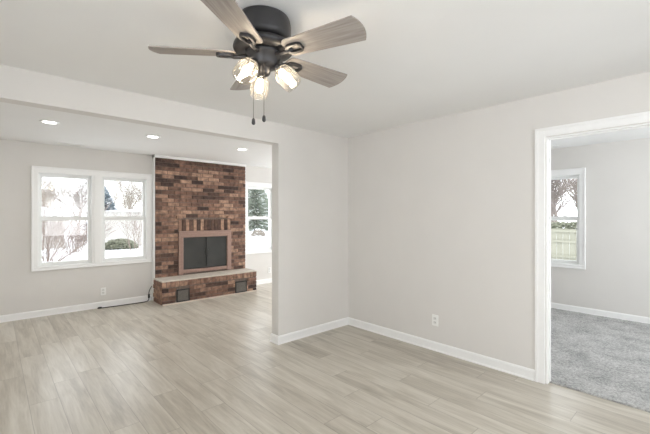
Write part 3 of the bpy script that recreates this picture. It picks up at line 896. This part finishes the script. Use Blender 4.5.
c2 = conifer('evergreen_tree', 9.5, 2.8, M['pine'], 6, 2200); c2.location = (24.6, 40.0, G)
c2['label'] = 'green evergreen with snowy boughs beyond the single far window'

def leafy(name, rx, ry, h, n, mat, seed):
    random.seed(seed); bm = B()
    for i in range(n):
        a = random.uniform(0, 2 * PI); ph = math.acos(random.uniform(0, 1)); r = random.uniform(0.75, 1.0)
        c = Vector((rx * r * math.sin(ph) * math.cos(a), ry * r * math.sin(ph) * math.sin(a), h * r * math.cos(ph)))
        d = Vector((random.uniform(-1, 1), random.uniform(-1, 1), random.uniform(-.3, 1))).normalized(); e = d.orthogonal().normalized(); s = random.uniform(0.05, 0.10)
        v = [bm.verts.new(c + x) for x in (-e * s * .5, d * s, e * s * .5, -d * s)]
        bm.faces.new(v)
    return obj(name, bm, mat, fix=False)
hd = leafy('rounded_shrub', 0.9, 0.7, 0.52, 2200, M['shrub'], 4); hd.location = (5.2, 22.4, G)
tag(hd, 'low rounded olive shrub in snow in front of the pale outbuilding', 'shrub')
hd2 = leafy('snowy_shrub', 0.7, 0.6, 0.55, 700, M['bark_far'], 5); hd2.location = (17.6, 28.0, G)
tag(hd2, 'small brown shrub in front of the green evergreen', 'shrub')

def house(name, lb, loc, w, d, h, roof_h, eave, win=False, rz=0):
    t = thing(name, lb, 'building', loc, rz)
    bm = B(); box(bm, -w / 2, w / 2, -d / 2, d / 2, -0.05, h); 
    for y in (-d / 2 - 0.012,):
        for i in range(int(h / 0.18)): box(bm, -w / 2, w / 2, y, y + 0.02, i * 0.18, i * 0.18 + 0.15)
    obj('siding_wall', bm, M['siding'], t)
    bm = B(); W = w / 2 + eave
    vv = [bm.verts.new(p) for p in ((-W, -d / 2 - .3, h), (W, -d / 2 - .3, h), (0, -d / 2 - .3, h + roof_h), (-W, d / 2 + .3, h), (W, d / 2 + .3, h), (0, d / 2 + .3, h + roof_h))]
    bm.faces.new((vv[0], vv[1], vv[2])); bm.faces.new((vv[5], vv[4], vv[3])); bm.faces.new((vv[0], vv[2], vv[5], vv[3])); bm.faces.new((vv[1], vv[4], vv[5], vv[2])); bm.faces.new((vv[0], vv[3], vv[4], vv[1]))
    obj('snowy_roof', bm, M['snow'], t)
    if win:
        bm = B(); box(bm, win[0], win[1], -d / 2 - 0.04, -d / 2 - 0.014, win[2], win[3]); obj('window', bm, M['pane_dark'], t)
    return t
house('garage', 'low outbuilding with a sloping snow covered roof behind the leafless bushes', (0.4, 27.6, G), 5.2, 5, 1.73, 1.15, 0.5)
house('shed', 'long pale sided building with a flat snowy roof behind the rounded shrub', (8.7, 26.8, G), 8.0, 4, 2.08, 0.22, 0.2, (-1.3, -0.95, 0.6, 1.9))
# small red yard flag
t = thing('yard_flag', 'small faded red yard flag beside the leaning bush', 'flag', (3.55, 20.0, G))
bm = B(); tube(bm, [(0, 0, -0.05), (0, 0, 1.45)], 0.012, 6); obj('pole', bm, M['bark'], t)
bm = B(); box(bm, -0.24, -0.01, -0.006, 0.006, 1.0, 1.42, 0.004); obj('cloth', bm, M['shrub_red'], t)

# fence beyond the carpeted room
fx = 15.5
fn = thing('wooden_fence', 'pale weathered board fence beyond the carpeted room window', 'fence', (fx, 4.0, G))
bm = B(); random.seed(3)
for i in range(48):
    y = -4.0 + i * 0.205
    box(bm, 0, 0.02, y, y + 0.197, 0.0, 1.30 + random.uniform(-.01, .01))
obj('boards', bm, M['fence'], fn)
bm = B()
for z in (0.25, 0.80, 1.18): box(bm, -0.06, 0, -4, 5.8, z, z + 0.08)
obj('rail', bm, M['fence'], fn)
for i in range(5):
    bm = B(); y = -3.8 + i * 2.3; box(bm, -0.12, -0.06, y, y + 0.09, -0.1, 1.34); obj('post', bm, M['fence'], fn)
hd3 = leafy('snowy_hedge', 0.45, 2.6, 0.5, 2600, M['shrub'], 14); hd3.location = (fx + 1.0, 4.0, 0.55 + 0.0)
hd3.location.z = G + 1.05
bmh = None
tag(hd3, 'clipped hedge top showing over the board fence', 'hedge')
for i, (x, y, s) in enumerate([(19.0, 4.3, 0.75), (23.0, 6.3, 0.9)]):
    o = bare_tree(M['bark'], 8, 5, 0.16, 31 + i); o.location = (x, y, G); o.scale = (s, s, s)
    tag(o, ('leafless branching tree just behind the board fence', 'leafless tree further behind the board fence')[i], 'tree')
